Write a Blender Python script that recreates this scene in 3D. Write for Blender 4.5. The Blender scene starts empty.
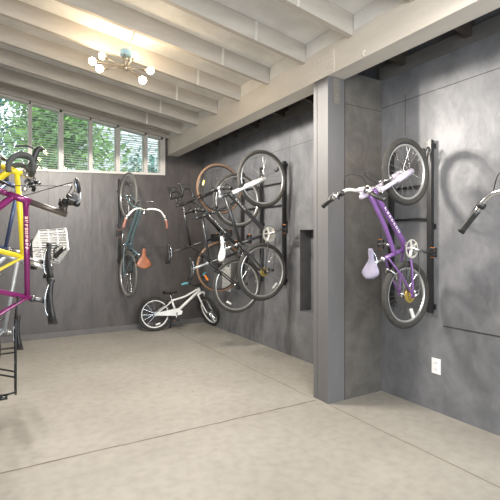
import bpy, bmesh, math, random
from mathutils import Vector, Matrix, Quaternion
random.seed(7)
PI = math.pi
C = bpy.context.scene.collection
scn = bpy.context.scene

# ------------------------------------------------------------------ camera
cam_d = bpy.data.cameras.new('camera'); cam = bpy.data.objects.new('camera', cam_d); C.objects.link(cam)
YAW = 0.5361
cam.location = (0, 0, 1.375)
cam.rotation_euler = (PI/2, 0, -YAW)
cam_d.sensor_width = 36; cam_d.lens = 429.2/500*36
cam_d.shift_y = (241.8-250)/500
cam_d.clip_start = 0.05; cam_d.clip_end = 300
scn.camera = cam

# ------------------------------------------------------------------ world, lights, exposure
w = bpy.data.worlds.new('world'); scn.world = w; w.use_nodes = True
wn = w.node_tree; wn.nodes['Background'].inputs[1].default_value = 2.2
wn.nodes['Background'].inputs[0].default_value = (0.86, 0.93, 1.0, 1)
scn.view_settings.view_transform = 'Standard'; scn.view_settings.look = 'None'
scn.view_settings.gamma = 1; scn.view_settings.exposure = 0.66
scn.view_settings.use_curve_mapping = False

def area(name, loc, target, sx, sy, power, col):
    l = bpy.data.lights.new(name, 'AREA'); l.shape = 'RECTANGLE'; l.size = sx; l.size_y = sy
    l.energy = power; l.color = col
    o = bpy.data.objects.new(name, l); C.objects.link(o); o.location = loc
    o.rotation_euler = (Vector(target)-Vector(loc)).to_track_quat('-Z', 'Y').to_euler()
    return o
def point(name, loc, power, col, r=.05):
    l = bpy.data.lights.new(name, 'POINT'); l.energy = power; l.color = col; l.shadow_soft_size = r
    o = bpy.data.objects.new(name, l); C.objects.link(o); o.location = loc
    return o
def spot(name, loc, power, col, r=.05, ang=164, blend=.35):
    l = bpy.data.lights.new(name, 'SPOT'); l.energy = power; l.color = col; l.shadow_soft_size = r
    l.spot_size = math.radians(ang); l.spot_blend = blend
    o = bpy.data.objects.new(name, l); C.objects.link(o); o.location = loc
    return o
# daylight through the open side of the garage behind the camera
area('daylight_opening', (0.6, -3.2, 1.5), (1.0, 3, 1.9), 3.6, 2.4, 120, (0.74, 0.87, 1.0))
# added unseen fill lights without fixtures, above the frame and behind the camera
LAMP = (1.0, 0.94, 0.86)
spot('wall_wash_fill', (1.5, 1.2, 2.68), 115, LAMP, .40, 176, .08)  # added to brighten the upper right wall, fading downwards
point('ceiling_fill', (0.5, -0.7, 2.55), 125, LAMP, .55)  # added fill to lift the ceiling deck and the beam face
BULB_W, GLOW_W = 46, 1.8

# ------------------------------------------------------------------ materials
def mat(name, col, rough=.5, metal=0., var=0., vscale=4., bump=0., bscale=40., col2=None, coat=0., stretch=None, spec=None, dist=0.):
    m = bpy.data.materials.new(name); m.use_nodes = True
    nt = m.node_tree; b = nt.nodes['Principled BSDF']
    b.inputs['Base Color'].default_value = (*col, 1); b.inputs['Roughness'].default_value = rough
    b.inputs['Metallic'].default_value = metal; b.inputs['Coat Weight'].default_value = coat
    if spec is not None: b.inputs['Specular IOR Level'].default_value = spec
    tc = nt.nodes.new('ShaderNodeTexCoord'); mp = nt.nodes.new('ShaderNodeMapping')
    nt.links.new(tc.outputs['Object'], mp.inputs[0])
    if stretch: mp.inputs['Scale'].default_value = stretch
    if col2 is None: col2 = tuple(max(0, c*(1-var)) for c in col)
    n = nt.nodes.new('ShaderNodeTexNoise'); n.inputs['Scale'].default_value = vscale; n.inputs['Detail'].default_value = 7
    n.inputs['Roughness'].default_value = .65; n.inputs['Distortion'].default_value = dist
    nt.links.new(mp.outputs[0], n.inputs['Vector'])
    r = nt.nodes.new('ShaderNodeValToRGB'); r.color_ramp.elements[0].position = .36; r.color_ramp.elements[1].position = .64
    r.color_ramp.elements[0].color = (*col2, 1); r.color_ramp.elements[1].color = (*col, 1)
    nt.links.new(n.outputs['Fac'], r.inputs[0]); nt.links.new(r.outputs[0], b.inputs['Base Color'])
    if bump:
        n2 = nt.nodes.new('ShaderNodeTexNoise'); n2.inputs['Scale'].default_value = bscale; n2.inputs['Detail'].default_value = 5
        nt.links.new(mp.outputs[0], n2.inputs['Vector'])
        bp = nt.nodes.new('ShaderNodeBump'); bp.inputs['Strength'].default_value = bump; bp.inputs['Distance'].default_value = .01
        nt.links.new(n2.outputs['Fac'], bp.inputs['Height']); nt.links.new(bp.outputs[0], b.inputs['Normal'])
    return m
WALL = mat('charcoal_wall_paint', (.192, .195, .206), .42, col2=(.122, .126, .136), vscale=4.5, bump=.5, bscale=9, spec=.6, dist=.35, stretch=(1, 1, .7))
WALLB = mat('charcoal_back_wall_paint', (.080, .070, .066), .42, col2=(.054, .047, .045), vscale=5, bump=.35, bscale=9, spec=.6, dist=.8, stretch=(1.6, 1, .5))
BASEB = mat('charcoal_trim_paint', (.12, .112, .11), .5, var=.2)
POST = mat('grey_post_paint', (.145, .142, .143), .55, spec=.3, var=.15, vscale=3, bump=.2, bscale=20, stretch=(1, 1, .3))
FIN = mat('grey_panel_paint', (.125, .115, .103), .5, var=.35, dist=1., vscale=5, bump=.25, bscale=14)
WOOD = mat('greige_painted_wood', (.53, .485, .43), .55, var=.2, vscale=3, bump=.25, bscale=18, stretch=(.4, 2, 2))
BEAM = mat('greige_beam_paint', (.74, .69, .62), .55, var=.12, vscale=4, bump=.2, bscale=18, stretch=(2, .4, 2))
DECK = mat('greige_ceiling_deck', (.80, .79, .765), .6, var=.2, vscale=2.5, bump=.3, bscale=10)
WHITE = mat('white_paint', (.84, .83, .80), .5, var=.1)
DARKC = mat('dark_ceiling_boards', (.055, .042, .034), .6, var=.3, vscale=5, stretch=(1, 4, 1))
FRAMEW = mat('window_frame_paint', (.55, .52, .48), .5, var=.1)
STRAP = mat('galvanised_strap', (.75, .73, .68), .4, .3, var=.15, vscale=20)
TIRE = mat('black_tire_rubber', (.035, .034, .031), .75, var=.3, vscale=30, bump=.6, bscale=120)
TIREG = mat('grey_tire_rubber', (.05, .047, .042), .75, var=.3, vscale=30, bump=.6, bscale=120)
GUM = mat('gum_tire_rubber', (.21, .125, .075), .7, var=.25, vscale=25)
RIM = mat('alloy_rim', (.74, .74, .72), .28, .85, var=.1, vscale=10)
RIMB = mat('black_rim', (.05, .05, .05), .35, .3, var=.2, vscale=10)
STEEL = mat('polished_steel', (.7, .7, .7), .22, 1., var=.1, vscale=20)
DSTEEL = mat('dark_steel', (.13, .13, .13), .4, .8, var=.3, vscale=20)
BRASS = mat('brass_cassette', (.62, .46, .13), .35, .6, var=.25, vscale=30)
BLACK = mat('black_paint', (.018, .018, .019), .35, var=.3, vscale=20)
BLACKP = mat('black_plastic', (.02, .02, .021), .5, var=.3, vscale=20)
TAPE = mat('dark_grey_bar_tape', (.075, .08, .075), .75, var=.3, vscale=60, bump=.5, bscale=150)
BROWN = mat('brown_leather', (.27, .10, .05), .5, var=.25, vscale=15)
PURPLE = mat('purple_enamel', (.17, .075, .26), .3, var=.12, vscale=15, coat=.5)
LILAC = mat('lilac_white_enamel', (.62, .56, .66), .4, var=.2, vscale=12)
LILACS = mat('lilac_saddle_vinyl', (.27, .255, .35), .5, var=.2, vscale=18)
TEAL = mat('teal_enamel', (.10, .17, .19), .35, var=.2, vscale=10, coat=.4)
WHITEE = mat('white_enamel', (.82, .82, .80), .3, var=.06, vscale=10, coat=.4)
BRIGHTT = mat('turquoise_rubber', (.12, .42, .48), .6, var=.2)
MAGENTA = mat('magenta_enamel', (.21, .018, .125), .22, .25, var=.2, vscale=10, coat=.6)
YELLOW = mat('yellow_enamel', (.86, .68, .03), .3, var=.08, vscale=10, coat=.4)
SILVER = mat('silver_grey_enamel', (.42, .44, .46), .35, .4, var=.15, vscale=10)
SILVERB = mat('bright_alloy_bar', (.78, .76, .72), .35, .3)
NAVY = mat('navy_enamel', (.03, .05, .12), .35, var=.2, vscale=10, coat=.4)
CHAR = mat('charcoal_enamel', (.03, .031, .034), .3, var=.2, vscale=10, coat=.4)
ORANGE = mat('orange_reflector', (.85, .25, .03), .25, var=.1)
RINGM = mat('brushed_chainring', (.62, .60, .54), .4, .3, var=.15)
YREF = mat('yellow_reflector', (.9, .7, .08), .25, var=.1)
WREF = mat('white_reflector', (.85, .85, .82), .25, var=.1)
PINKG = mat('brown_grip_rubber', (.30, .13, .095), .6, var=.2, vscale=30)
MIRR = mat('mirror_glass', (.72, .82, .95), .05, .9)
PLATE = mat('white_plastic', (.85, .85, .84), .35, var=.04)
BOXM = mat('pale_grey_panel', (.80, .80, .78), .5, var=.2, vscale=10)
SLAT = mat('blind_slat', (.78, .80, .78), .45, var=.12)
LEAF = mat('tree_leaf_green', (.27, .45, .13), .6, col2=(.11, .24, .09), vscale=2.5)
LEAFB = mat('tree_leaf_teal', (.14, .32, .25), .6, col2=(.06, .17, .16), vscale=2.5)
BARK = mat('tree_bark', (.12, .09, .06), .8, var=.4, vscale=12, bump=.5, bscale=30)
GROUND = mat('yard_ground', (.30, .28, .2), .9, var=.3, vscale=1.5)
PEACH = mat('peach_lettering', (.75, .52, .36), .4)
SIDING = mat('pale_house_siding', (.66, .68, .68), .7, var=.1)
EAVE = mat('eave_paint', (.30, .28, .26), .7, var=.2)

def glass():
    m = bpy.data.materials.new('window_glass'); m.use_nodes = True; nt = m.node_tree
    nt.nodes.clear(); o = nt.nodes.new('ShaderNodeOutputMaterial'); mx = nt.nodes.new('ShaderNodeMixShader')
    t = nt.nodes.new('ShaderNodeBsdfTransparent'); g = nt.nodes.new('ShaderNodeBsdfGlossy'); g.inputs['Roughness'].default_value = .03
    f = nt.nodes.new('ShaderNodeFresnel'); f.inputs[0].default_value = 1.45
    t.inputs[0].default_value = (.93, .96, .95, 1)
    nt.links.new(f.outputs[0], mx.inputs[0]); nt.links.new(t.outputs[0], mx.inputs[1]); nt.links.new(g.outputs[0], mx.inputs[2])
    nt.links.new(mx.outputs[0], o.inputs[0]); return m
GLASS = glass()
def emit(name, col, s):
    m = bpy.data.materials.new(name); m.use_nodes = True; b = m.node_tree.nodes['Principled BSDF']
    b.inputs['Base Color'].default_value = (*col, 1); b.inputs['Emission Color'].default_value = (*col, 1)
    b.inputs['Emission Strength'].default_value = s; return m
BULB = emit('lit_bulb_glass', (1, .86, .62), 14)

def concrete():
    m = bpy.data.materials.new('concrete_floor'); m.use_nodes = True; nt = m.node_tree; L = nt.links
    b = nt.nodes['Principled BSDF']; b.inputs['Roughness'].default_value = .55
    tc = nt.nodes.new('ShaderNodeTexCoord')
    n1 = nt.nodes.new('ShaderNodeTexNoise'); n1.inputs['Scale'].default_value = .9; n1.inputs['Detail'].default_value = 8; n1.inputs['Roughness'].default_value = .6
    n2 = nt.nodes.new('ShaderNodeTexNoise'); n2.inputs['Scale'].default_value = 14; n2.inputs['Detail'].default_value = 6
    r = nt.nodes.new('ShaderNodeValToRGB'); e = r.color_ramp.elements
    e[0].position = .3; e[0].color = (.275, .257, .225, 1); e[1].position = .7; e[1].color = (.36, .338, .298, 1)
    L.new(tc.outputs['Object'], n1.inputs[0]); L.new(tc.outputs['Object'], n2.inputs[0]); L.new(n1.outputs[0], r.inputs[0])
    r2 = nt.nodes.new('ShaderNodeValToRGB'); r2.color_ramp.elements[0].position = .3; r2.color_ramp.elements[0].color = (.86, .86, .86, 1)
    r2.color_ramp.elements[1].position = .6; L.new(n2.outputs[0], r2.inputs[0])
    mx = nt.nodes.new('ShaderNodeMixRGB'); mx.blend_type = 'MULTIPLY'; mx.inputs[0].default_value = 1
    L.new(r.outputs[0], mx.inputs[1]); L.new(r2.outputs[0], mx.inputs[2])
    # small dark chips
    v = nt.nodes.new('ShaderNodeTexVoronoi'); v.inputs['Scale'].default_value = 1.7; L.new(tc.outputs['Object'], v.inputs[0])
    r3 = nt.nodes.new('ShaderNodeValToRGB'); r3.color_ramp.elements[0].position = .018; r3.color_ramp.elements[0].color = (.45, .42, .4, 1)
    r3.color_ramp.elements[1].position = .03; r3.color_ramp.elements[1].color = (1, 1, 1, 1); L.new(v.outputs['Distance'], r3.inputs[0])
    mx2 = nt.nodes.new('ShaderNodeMixRGB'); mx2.blend_type = 'MULTIPLY'; mx2.inputs[0].default_value = 1
    L.new(mx.outputs[0], mx2.inputs[1]); L.new(r3.outputs[0], mx2.inputs[2]); L.new(mx2.outputs[0], b.inputs['Base Color'])
    bp = nt.nodes.new('ShaderNodeBump'); bp.inputs['Strength'].default_value = .15; L.new(n2.outputs[0], bp.inputs['Height']); L.new(bp.outputs[0], b.inputs['Normal'])
    return m
CONC = concrete()
JOINT = mat('joint_filler', (.20, .17, .135), .8, var=.3, vscale=10)

# ------------------------------------------------------------------ mesh helpers
def obj(name, bm, m, parent=None, smooth=False):
    me = bpy.data.meshes.new(name); bmesh.ops.recalc_face_normals(bm, faces=bm.faces); bm.to_mesh(me); bm.free()
    for mm in (m if isinstance(m, (list, tuple)) else [m]): me.materials.append(mm)
    if smooth:
        for p in me.polygons: p.use_smooth = True
    o = bpy.data.objects.new(name, me); C.objects.link(o)
    if parent: o.parent = parent
    return o
def box(bm, x0, x1, y0, y1, z0, z1):
    v = [bm.verts.new(p) for p in ((x0,y0,z0),(x1,y0,z0),(x1,y1,z0),(x0,y1,z0),(x0,y0,z1),(x1,y0,z1),(x1,y1,z1),(x0,y1,z1))]
    for f in ((0,3,2,1),(4,5,6,7),(0,1,5,4),(1,2,6,5),(2,3,7,6),(3,0,4,7)): bm.faces.new([v[i] for i in f])
    return v
def prism(bm, poly, axis, a, b):
    """polygon of 2D points extruded along axis 'x' or 'y' from a to b"""
    def P(p, t): return (t, p[0], p[1]) if axis == 'x' else (p[0], t, p[1]) if axis == 'y' else (p[0], p[1], t)
    A = [bm.verts.new(P(p, a)) for p in poly]; B = [bm.verts.new(P(p, b)) for p in poly]
    bm.faces.new(A[::-1]); bm.faces.new(B); n = len(poly)
    for i in range(n): bm.faces.new((A[i], A[(i+1) % n], B[(i+1) % n], B[i]))
def tube(bm, pts, r, n=8, closed=False, sq=None):
    pts = [Vector(p) for p in pts]; N = len(pts)
    rs = r if isinstance(r, (list, tuple)) else [r]*N
    rings = []; prev = None
    for i, p in enumerate(pts):
        if closed: t = pts[(i+1) % N]-pts[i-1]
        else: t = pts[min(i+1, N-1)]-pts[max(i-1, 0)]
        t.normalize()
        if prev is None:
            a = Vector((0, 0, 1)) if abs(t.z) < .9 else Vector((1, 0, 0))
            u = t.cross(a).normalized()
        else:
            u = (prev-t*prev.dot(t)).normalized()
        prev = u; v = t.cross(u)
        ring = [bm.verts.new(p+(u*math.cos(2*PI*k/n)+v*math.sin(2*PI*k/n)*(sq or 1))*rs[i]) for k in range(n)]
        rings.append(ring)
    for i in range(N if closed else N-1):
        A, B = rings[i], rings[(i+1) % N]
        off = 0
        if closed and i == N-1:
            off = min(range(n), key=lambda o: (A[0].co-B[o].co).length)
        for k in range(n): bm.faces.new((A[k], A[(k+1) % n], B[(k+1+off) % n], B[(k+off) % n]))
    if not closed: bm.faces.new(rings[0][::-1]); bm.faces.new(rings[-1])
def smoothpts(pts, k=6):
    pts = [Vector(p) for p in pts]; out = []
    P = [pts[0]]+pts+[pts[-1]]
    for i in range(1, len(P)-2):
        a, b, c, d = P[i-1], P[i], P[i+1], P[i+2]
        for j in range(k):
            t = j/k
            out.append(.5*((2*b)+(c-a)*t+(2*a-5*b+4*c-d)*t*t+(3*b-a-3*c+d)*t**3))
    out.append(pts[-1]); return out
def torus(bm, c, R, r, n=40, m=8, flat=1.):
    """ring in the xz plane, axis y"""
    c = Vector(c); rings = []
    for i in range(n):
        a = 2*PI*i/n; d = Vector((math.cos(a), 0, math.sin(a)))
        rings.append([bm.verts.new(c+d*(R+r*math.cos(2*PI*k/m)*flat)+Vector((0, r*math.sin(2*PI*k/m), 0))) for k in range(m)])
    for i in range(n):
        A, B = rings[i], rings[(i+1) % n]
        for k in range(m): bm.faces.new((A[k], A[(k+1) % m], B[(k+1) % m], B[k]))
def disc(bm, c, r, y0, y1, n=20, hole=None):
    """solid disc, axis y"""
    cx, cy, cz = c
    prism(bm, [(cx+r*math.cos(2*PI*k/n), cz+r*math.sin(2*PI*k/n)) for k in range(n)], 'y', cy+y0, cy+y1)
def chainring(bm, c, r, y0, y1, arms=5):
    cx, cy, cz = c; n = 40
    def ringv(rad, y, tooth=0):
        return [bm.verts.new((cx+(rad+(tooth if k % 2 else 0))*math.cos(2*PI*k/n), cy+y, cz+(rad+(tooth if k % 2 else 0))*math.sin(2*PI*k/n))) for k in range(n)]
    o0, o1 = ringv(r, y0, -.004), ringv(r, y1, -.004); i0, i1 = ringv(r*.76, y0), ringv(r*.76, y1)
    for k in range(n):
        j = (k+1) % n
        bm.faces.new((o0[k], o0[j], o1[j], o1[k])); bm.faces.new((i0[j], i0[k], i1[k], i1[j]))
        bm.faces.new((o0[j], o0[k], i0[k], i0[j])); bm.faces.new((o1[k], o1[j], i1[j], i1[k]))
    for a in range(arms):
        t = 2*PI*a/arms+.3
        tube(bm, [(cx, cy+(y0+y1)/2, cz), (cx+math.cos(t)*r*.85, cy+(y0+y1)/2, cz+math.sin(t)*r*.85)], r*.13, 6)
    disc(bm, c, r*.3, y0, y1, 14)
def sphere(bm, c, r, u=12, v=8, sc=(1, 1, 1)):
    bmesh.ops.create_uvsphere(bm, u_segments=u, v_segments=v, radius=r, matrix=Matrix.Translation(c) @ Matrix.Diagonal((*sc, 1)))
def tag(o, label=None, cat=None, group=None, kind=None):
    if label: o['label'] = label
    if cat: o['category'] = cat
    if group: o['group'] = group
    if kind: o['kind'] = kind
    return o
def struct(name, bm, m, label=None, smooth=False):
    o = obj(name, bm, m, None, smooth); o['kind'] = 'structure'
    if label: o['label'] = label
    return o
def empty(name, mw, label, cat, group=None):
    o = bpy.data.objects.new(name, None); C.objects.link(o); o.empty_display_size = .1
    o.matrix_world = mw if isinstance(mw, Matrix) else Matrix.Translation(mw)
    return tag(o, label, cat, group)

# ------------------------------------------------------------------ room constants
XW, YB, YF, XC, ZB = 3.07, 6.72, 2.787, 2.423, 2.784
XL, YR = -0.75, -3.0
def deck(x): return 3.528-.15*x
def jbot(x): return deck(x)-.168
def sill(x): return 2.376+.05*x
def gtop(x): return 3.364-.14*x

# floor, with control joints cut as thin recessed strips
JY, JX = 2.93, 2.42
bm = bmesh.new(); box(bm, XL-.3, XW+.3, YR, YB+.3, -.12, 0)
struct('floor', bm, CONC, 'smooth beige concrete garage floor')
def joint(x0, y0, x1, y1, wd=.007):
    n = 24; bm = bmesh.new(); d = Vector((x1-x0, y1-y0, 0)); q = Vector((-d.y, d.x, 0)).normalized()
    L, R = [], []
    for i in range(n+1):
        p = Vector((x0, y0, .0012))+d*i/n+q*random.uniform(-.004, .004); ww = wd*random.uniform(.7, 1.3)
        L.append(bm.verts.new(p+q*ww)); R.append(bm.verts.new(p-q*ww))
    for i in range(n): bm.faces.new((L[i], R[i], R[i+1], L[i+1]))
    return bm
for k, a in enumerate([(XL, JY+.03, XC-.03, JY-.02), (JX, YF-.02, JX+.02, YR, .004), (JX-.05, YB-.5, JX-.02, JY+.08, .004)]):
    struct('trim_%d' % (k+20), joint(*a), JOINT, 'dark control joint running across the concrete floor')

# right wall with a niche
bm = bmesh.new()
NY0, NY1, NZ0, NZ1 = 3.68, 4.02, .565, 1.513
box(bm, XW, XW+.3, YR, NY0, 0, 3.2); box(bm, XW, XW+.3, NY1, YB+.2, 0, 3.2)
box(bm, XW, XW+.3, NY0, NY1, 0, NZ0); box(bm, XW, XW+.3, NY0, NY1, NZ1, 3.2)
box(bm, XW+.16, XW+.3, NY0, NY1, NZ0, NZ1)
# panel seams as slim raised edges of the sheets
struct('wall_right', bm, WALL, 'charcoal painted panel wall behind the hanging bicycles')
SEAM = mat('dark_panel_seam', (.04, .04, .04), .8)
def seam(bm, x0, x1, y0, y1, z0, z1): box(bm, x0, x1, y0, y1, z0, z1)
bm = bmesh.new()
seam(bm, XW-.0015, XW+.01, YR, YF, 2.603, 2.608); seam(bm, XW-.0015, XW+.01, YF+.2, YB, 2.52, 2.524)
seam(bm, XW-.0015, XW+.01, 2.52, 2.524, 2.3, 2.66)
for y in (4.22, 5.06, 5.9): seam(bm, XW-.0015, XW+.01, y, y+.003, 0.0, 2.66)
seam(bm, XW-.003, XW+.01, YR, 2.15, .699, .709)
struct('trim_1', bm, SEAM, 'dark seams between the wall sheets on the right wall')
# band at the top of the right wall
bm = bmesh.new(); box(bm, XW-.03, XW, YR, YF, 2.86, 2.97); box(bm, XW-.03, XW, YF+.2, YB, 2.86, 2.97)
struct('trim_2', bm, mat('grey_top_band', (.17, .165, .16), .5, var=.2, vscale=5), 'grey band along the top of the right wall')

# back wall: lower part, right part and header around the clerestory windows
xs = [(-.38, -.02), (.03, .396), (.4455, .7876), (.8525, 1.2034), (1.254, 1.598), (1.659, 2.035), (2.09, 2.298)]
wx0, wx1 = -.42, 2.348
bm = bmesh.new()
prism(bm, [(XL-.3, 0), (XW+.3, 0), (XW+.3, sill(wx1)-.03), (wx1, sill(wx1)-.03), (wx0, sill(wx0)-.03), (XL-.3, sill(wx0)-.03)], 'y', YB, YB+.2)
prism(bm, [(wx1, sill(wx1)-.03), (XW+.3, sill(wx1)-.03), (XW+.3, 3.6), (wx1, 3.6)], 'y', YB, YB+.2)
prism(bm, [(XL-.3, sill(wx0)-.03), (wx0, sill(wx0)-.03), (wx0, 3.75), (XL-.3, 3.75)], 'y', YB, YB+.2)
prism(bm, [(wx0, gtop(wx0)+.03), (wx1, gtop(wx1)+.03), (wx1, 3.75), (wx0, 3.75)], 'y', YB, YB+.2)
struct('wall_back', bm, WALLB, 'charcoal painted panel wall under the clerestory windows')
bm = bmesh.new()
for x in (-.1, .65, 1.246, 2.416, 2.606): box(bm, x, x+.004, YB-.0015, YB+.01, .1, sill(x)-.06 if x < 2.3 else 2.9)
box(bm, 2.0, XW, YB-.0015, YB+.01, 1.28, 1.284)
struct('trim_3', bm, SEAM, 'dark seams between the sheets of the back wall')
# header boards above the windows (painted wood)
bm = bmesh.new()
prism(bm, [(XL, gtop(XL)+.03), (wx1+.12, gtop(wx1+.12)+.03), (wx1+.12, deck(wx1+.12)), (XL, deck(XL))], 'y', YB-.06, YB-.001)
prism(bm, [(XL, gtop(XL)+.10), (wx1+.12, gtop(wx1+.12)+.10), (wx1+.12, deck(wx1+.12)), (XL, deck(XL))], 'y', YB-.10, YB-.061)
struct('trim_4', bm, WOOD, 'painted header board sloping above the back windows')
bm = bmesh.new(); prism(bm, [(wx0, sill(wx0)-.035), (wx1+.03, sill(wx1)-.035), (wx1+.03, sill(wx1)-.002), (wx0, sill(wx0)-.002)], 'y', YB-.02, YB-.001)
box(bm, wx1-.005, wx1+.03, YB-.02, YB-.001, sill(wx1)-.002, gtop(wx1)+.03)
struct('trim_5', bm, FRAMEW, 'pale sill board under the back windows')
for k, (a, b) in enumerate(xs):
    bm = bmesh.new(); f = .022; A, B = a-.012, b+.012
    zA, zB, tA, tB = sill(A)-.03, sill(B)-.03, gtop(A)+.03, gtop(B)+.03
    prism(bm, [(A, zA), (B, zB), (B, sill(B)), (A, sill(A))], 'y', YB+.0, YB+.12)
    prism(bm, [(A, gtop(A)), (B, gtop(B)), (B, tB), (A, tA)], 'y', YB+.0, YB+.12)
    prev = (xs[k-1][1] if k else wx0+.012); nx = (xs[k+1][0] if k < len(xs)-1 else wx1-.012)
    L = (a+prev)/2 if k else wx0; R = (b+nx)/2 if k < len(xs)-1 else wx1
    box(bm, L+.001, a, YB-.012, YB+.12, sill(a)-.001, gtop(a)-.001); box(bm, b, R-.001, YB-.012, YB+.12, sill(b)-.001, gtop(b)-.014)
    wdw = struct('window_%d' % (k+1), bm, FRAMEW)
    bm = bmesh.new(); prism(bm, [(a, sill(a)), (b, sill(b)), (b, gtop(b)), (a, gtop(a))], 'y', YB+.055, YB+.06)
    obj('pane', bm, GLASS, wdw)
    bm = bmesh.new(); z = sill(b)+.03; i = 0
    while z < gtop(b)-.02:
        i += 1
        tl = math.radians(14+random.uniform(-5, 5)); dy, dz = .011*math.cos(tl), .011*math.sin(tl)
        vs = [bm.verts.new(p) for p in ((a+.006, YB+.09-dy, z+dz), (b-.006, YB+.09-dy, z+dz+random.uniform(-.002, .002)), (b-.006, YB+.09+dy, z-dz), (a+.006, YB+.09+dy, z-dz))]
        up = [bm.verts.new(v.co+Vector((0, 0, .0016))) for v in vs]
        bm.faces.new(vs[::-1]); bm.faces.new(up)
        for q in range(4): bm.faces.new((vs[q], vs[(q+1) % 4], up[(q+1) % 4], up[q]))
        z += .034
    obj('blind', bm, SLAT, wdw)

# left wall (just outside the frame, behind the hung bicycles) 
bm = bmesh.new(); box(bm, XL-.2, XL, YR, YB, 0, deck(XL)+.05)
struct('wall_left', bm, WALL, 'charcoal panel wall on the left side')
bm = bmesh.new(); box(bm, XL, XW, YB-.018, YB-.001, 0, .085)
struct('baseboard_back', bm, BASEB, 'charcoal baseboard along the back wall')

# fin wall and post
bm = bmesh.new(); box(bm, XC+.19, XW, YF, YF+.19, 0, 2.86)
struct('wall_fin', bm, FIN, 'short dark panelled wall jutting out beside the post')
bm = bmesh.new(); box(bm, XC+.19, XW, YF-.002, YF+.01, 2.575, 2.579); box(bm, XC+.19, XC+.193, YF-.002, YF+.01, 0, 2.78)
struct('trim_6', bm, SEAM, 'dark seams on the short panelled wall')
bm = bmesh.new()
for k, (a, b) in enumerate(((YF, YF+.046), (YF+.049, YF+.142), (YF+.145, YF+.19))): box(bm, XC+(.004 if k == 1 else 0), XC+.188, a, b, 0, ZB)
struct('trim_7', bm, POST, 'built-up grey timber post under the beam')
post = bpy.data.objects['trim_7']
bm = bmesh.new(); box(bm, XC+.055, XC+.125, YF-.005, YF, 2.56, ZB-.002)
for z in [2.58+.04*i for i in range(5)]:
    for x in (.072, .108): sphere(bm, (XC+x, YF-.006, z), .006, 8, 5)
obj('metal_bracket', bm, mat('painted_bracket', (.17, .155, .135), .5), post)

# main beam
ZT = 3.036
bm = bmesh.new(); box(bm, XC, XC+.185, YR, YB-.001, ZB, ZT)
beam = struct('trim_8', bm, BEAM, 'long pale timber beam running along the room on the post')
bm = bmesh.new(); box(bm, XC-.005, XC-.0003, YF-.08, YF+.2, ZB-.002, ZT-.06)
for i in range(5):
    for j in range(4): sphere(bm, (XC-.006, YF-.04+i*.05+random.uniform(-.01, .01), ZB+.03+j*.045+random.uniform(-.008, .008)), .0045, 6, 4)
obj('gusset_plate', bm, BEAM, beam)
bm = bmesh.new(); tube(bm, [(XC-.0, 2.36, 2.83), (XC-.02, 2.36, 2.82), (XC-.025, 2.36, 2.80), (XC-.012, 2.36, 2.785)], .004, 6)
obj('hook', bm, WHITE, beam)

# ceiling deck
def slab(x0, x1, t=.04, y0=YR, y1=YB+.2):
    bm = bmesh.new(); prism(bm, [(x0, deck(x0)), (x1, deck(x1)), (x1, deck(x1)+t), (x0, deck(x0)+t)], 'y', y0, y1); return bm
struct('ceiling', slab(XL-.2, XC+.1), DECK, 'pale painted board ceiling sloping down to the right')
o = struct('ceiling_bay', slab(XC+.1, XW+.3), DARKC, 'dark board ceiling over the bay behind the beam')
# joists
k0 = 2.4915
jn = 30
for k in range(-9, 7):
    y = k0+.599*k
    if y > YB-.15 or y < YR: continue
    bm = bmesh.new()
    # underside notched on the beam
    prism(bm, [(XL, jbot(XL)), (XC+.0, jbot(XC)), (XC+.0, deck(XC)-.001), (XL, deck(XL)-.001)], 'y', y, y+.045)
    jo = struct('trim_%d' % jn, bm, WOOD, 'pale painted ceiling joist running from left wall to beam'); jn += 1
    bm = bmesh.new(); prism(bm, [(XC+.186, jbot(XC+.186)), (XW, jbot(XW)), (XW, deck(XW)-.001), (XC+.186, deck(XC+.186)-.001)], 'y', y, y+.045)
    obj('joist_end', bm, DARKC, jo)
    bm = bmesh.new(); x = 1.875+random.uniform(-.01, .01)
    prism(bm, [(x, jbot(x)-.004), (x+.025, jbot(x)-.004), (x+.032, deck(x)-.005), (x+.008, deck(x)-.005)], 'y', y-.004, y-.0005)
    obj('metal_strap', bm, STRAP, jo)
    # white blocking on the beam between joists
    bm = bmesh.new(); prism(bm, [(XC+.003, ZT+.0005), (XC+.05, ZT+.0005), (XC+.05, deck(XC+.05)-.002), (XC+.003, deck(XC+.003)-.002)], 'y', y+.046, y+.598)
    struct('trim_%d' % jn, bm, WHITE, 'white blocking board standing on the beam between joists'); jn += 1

# outdoor: ground, eave, neighbouring wall and trees behind the windows
bm = bmesh.new(); box(bm, -30, 30, YB+.3, 40, -.4, -.1); box(bm, -30, 30, -25, YR-.001, -.4, -.1)
struct('ground', bm, GROUND, 'yard ground outside')
bm = bmesh.new(); prism(bm, [(XL-1, gtop(XL-1)+.22), (XW+.3, gtop(XW+.3)+.22), (XW+.3, gtop(XW+.3)+.3), (XL-1, gtop(XL-1)+.3)], 'y', YB+.2, YB+.75)
struct('trim_9', bm, EAVE, 'roof overhang outside the back windows')

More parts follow.
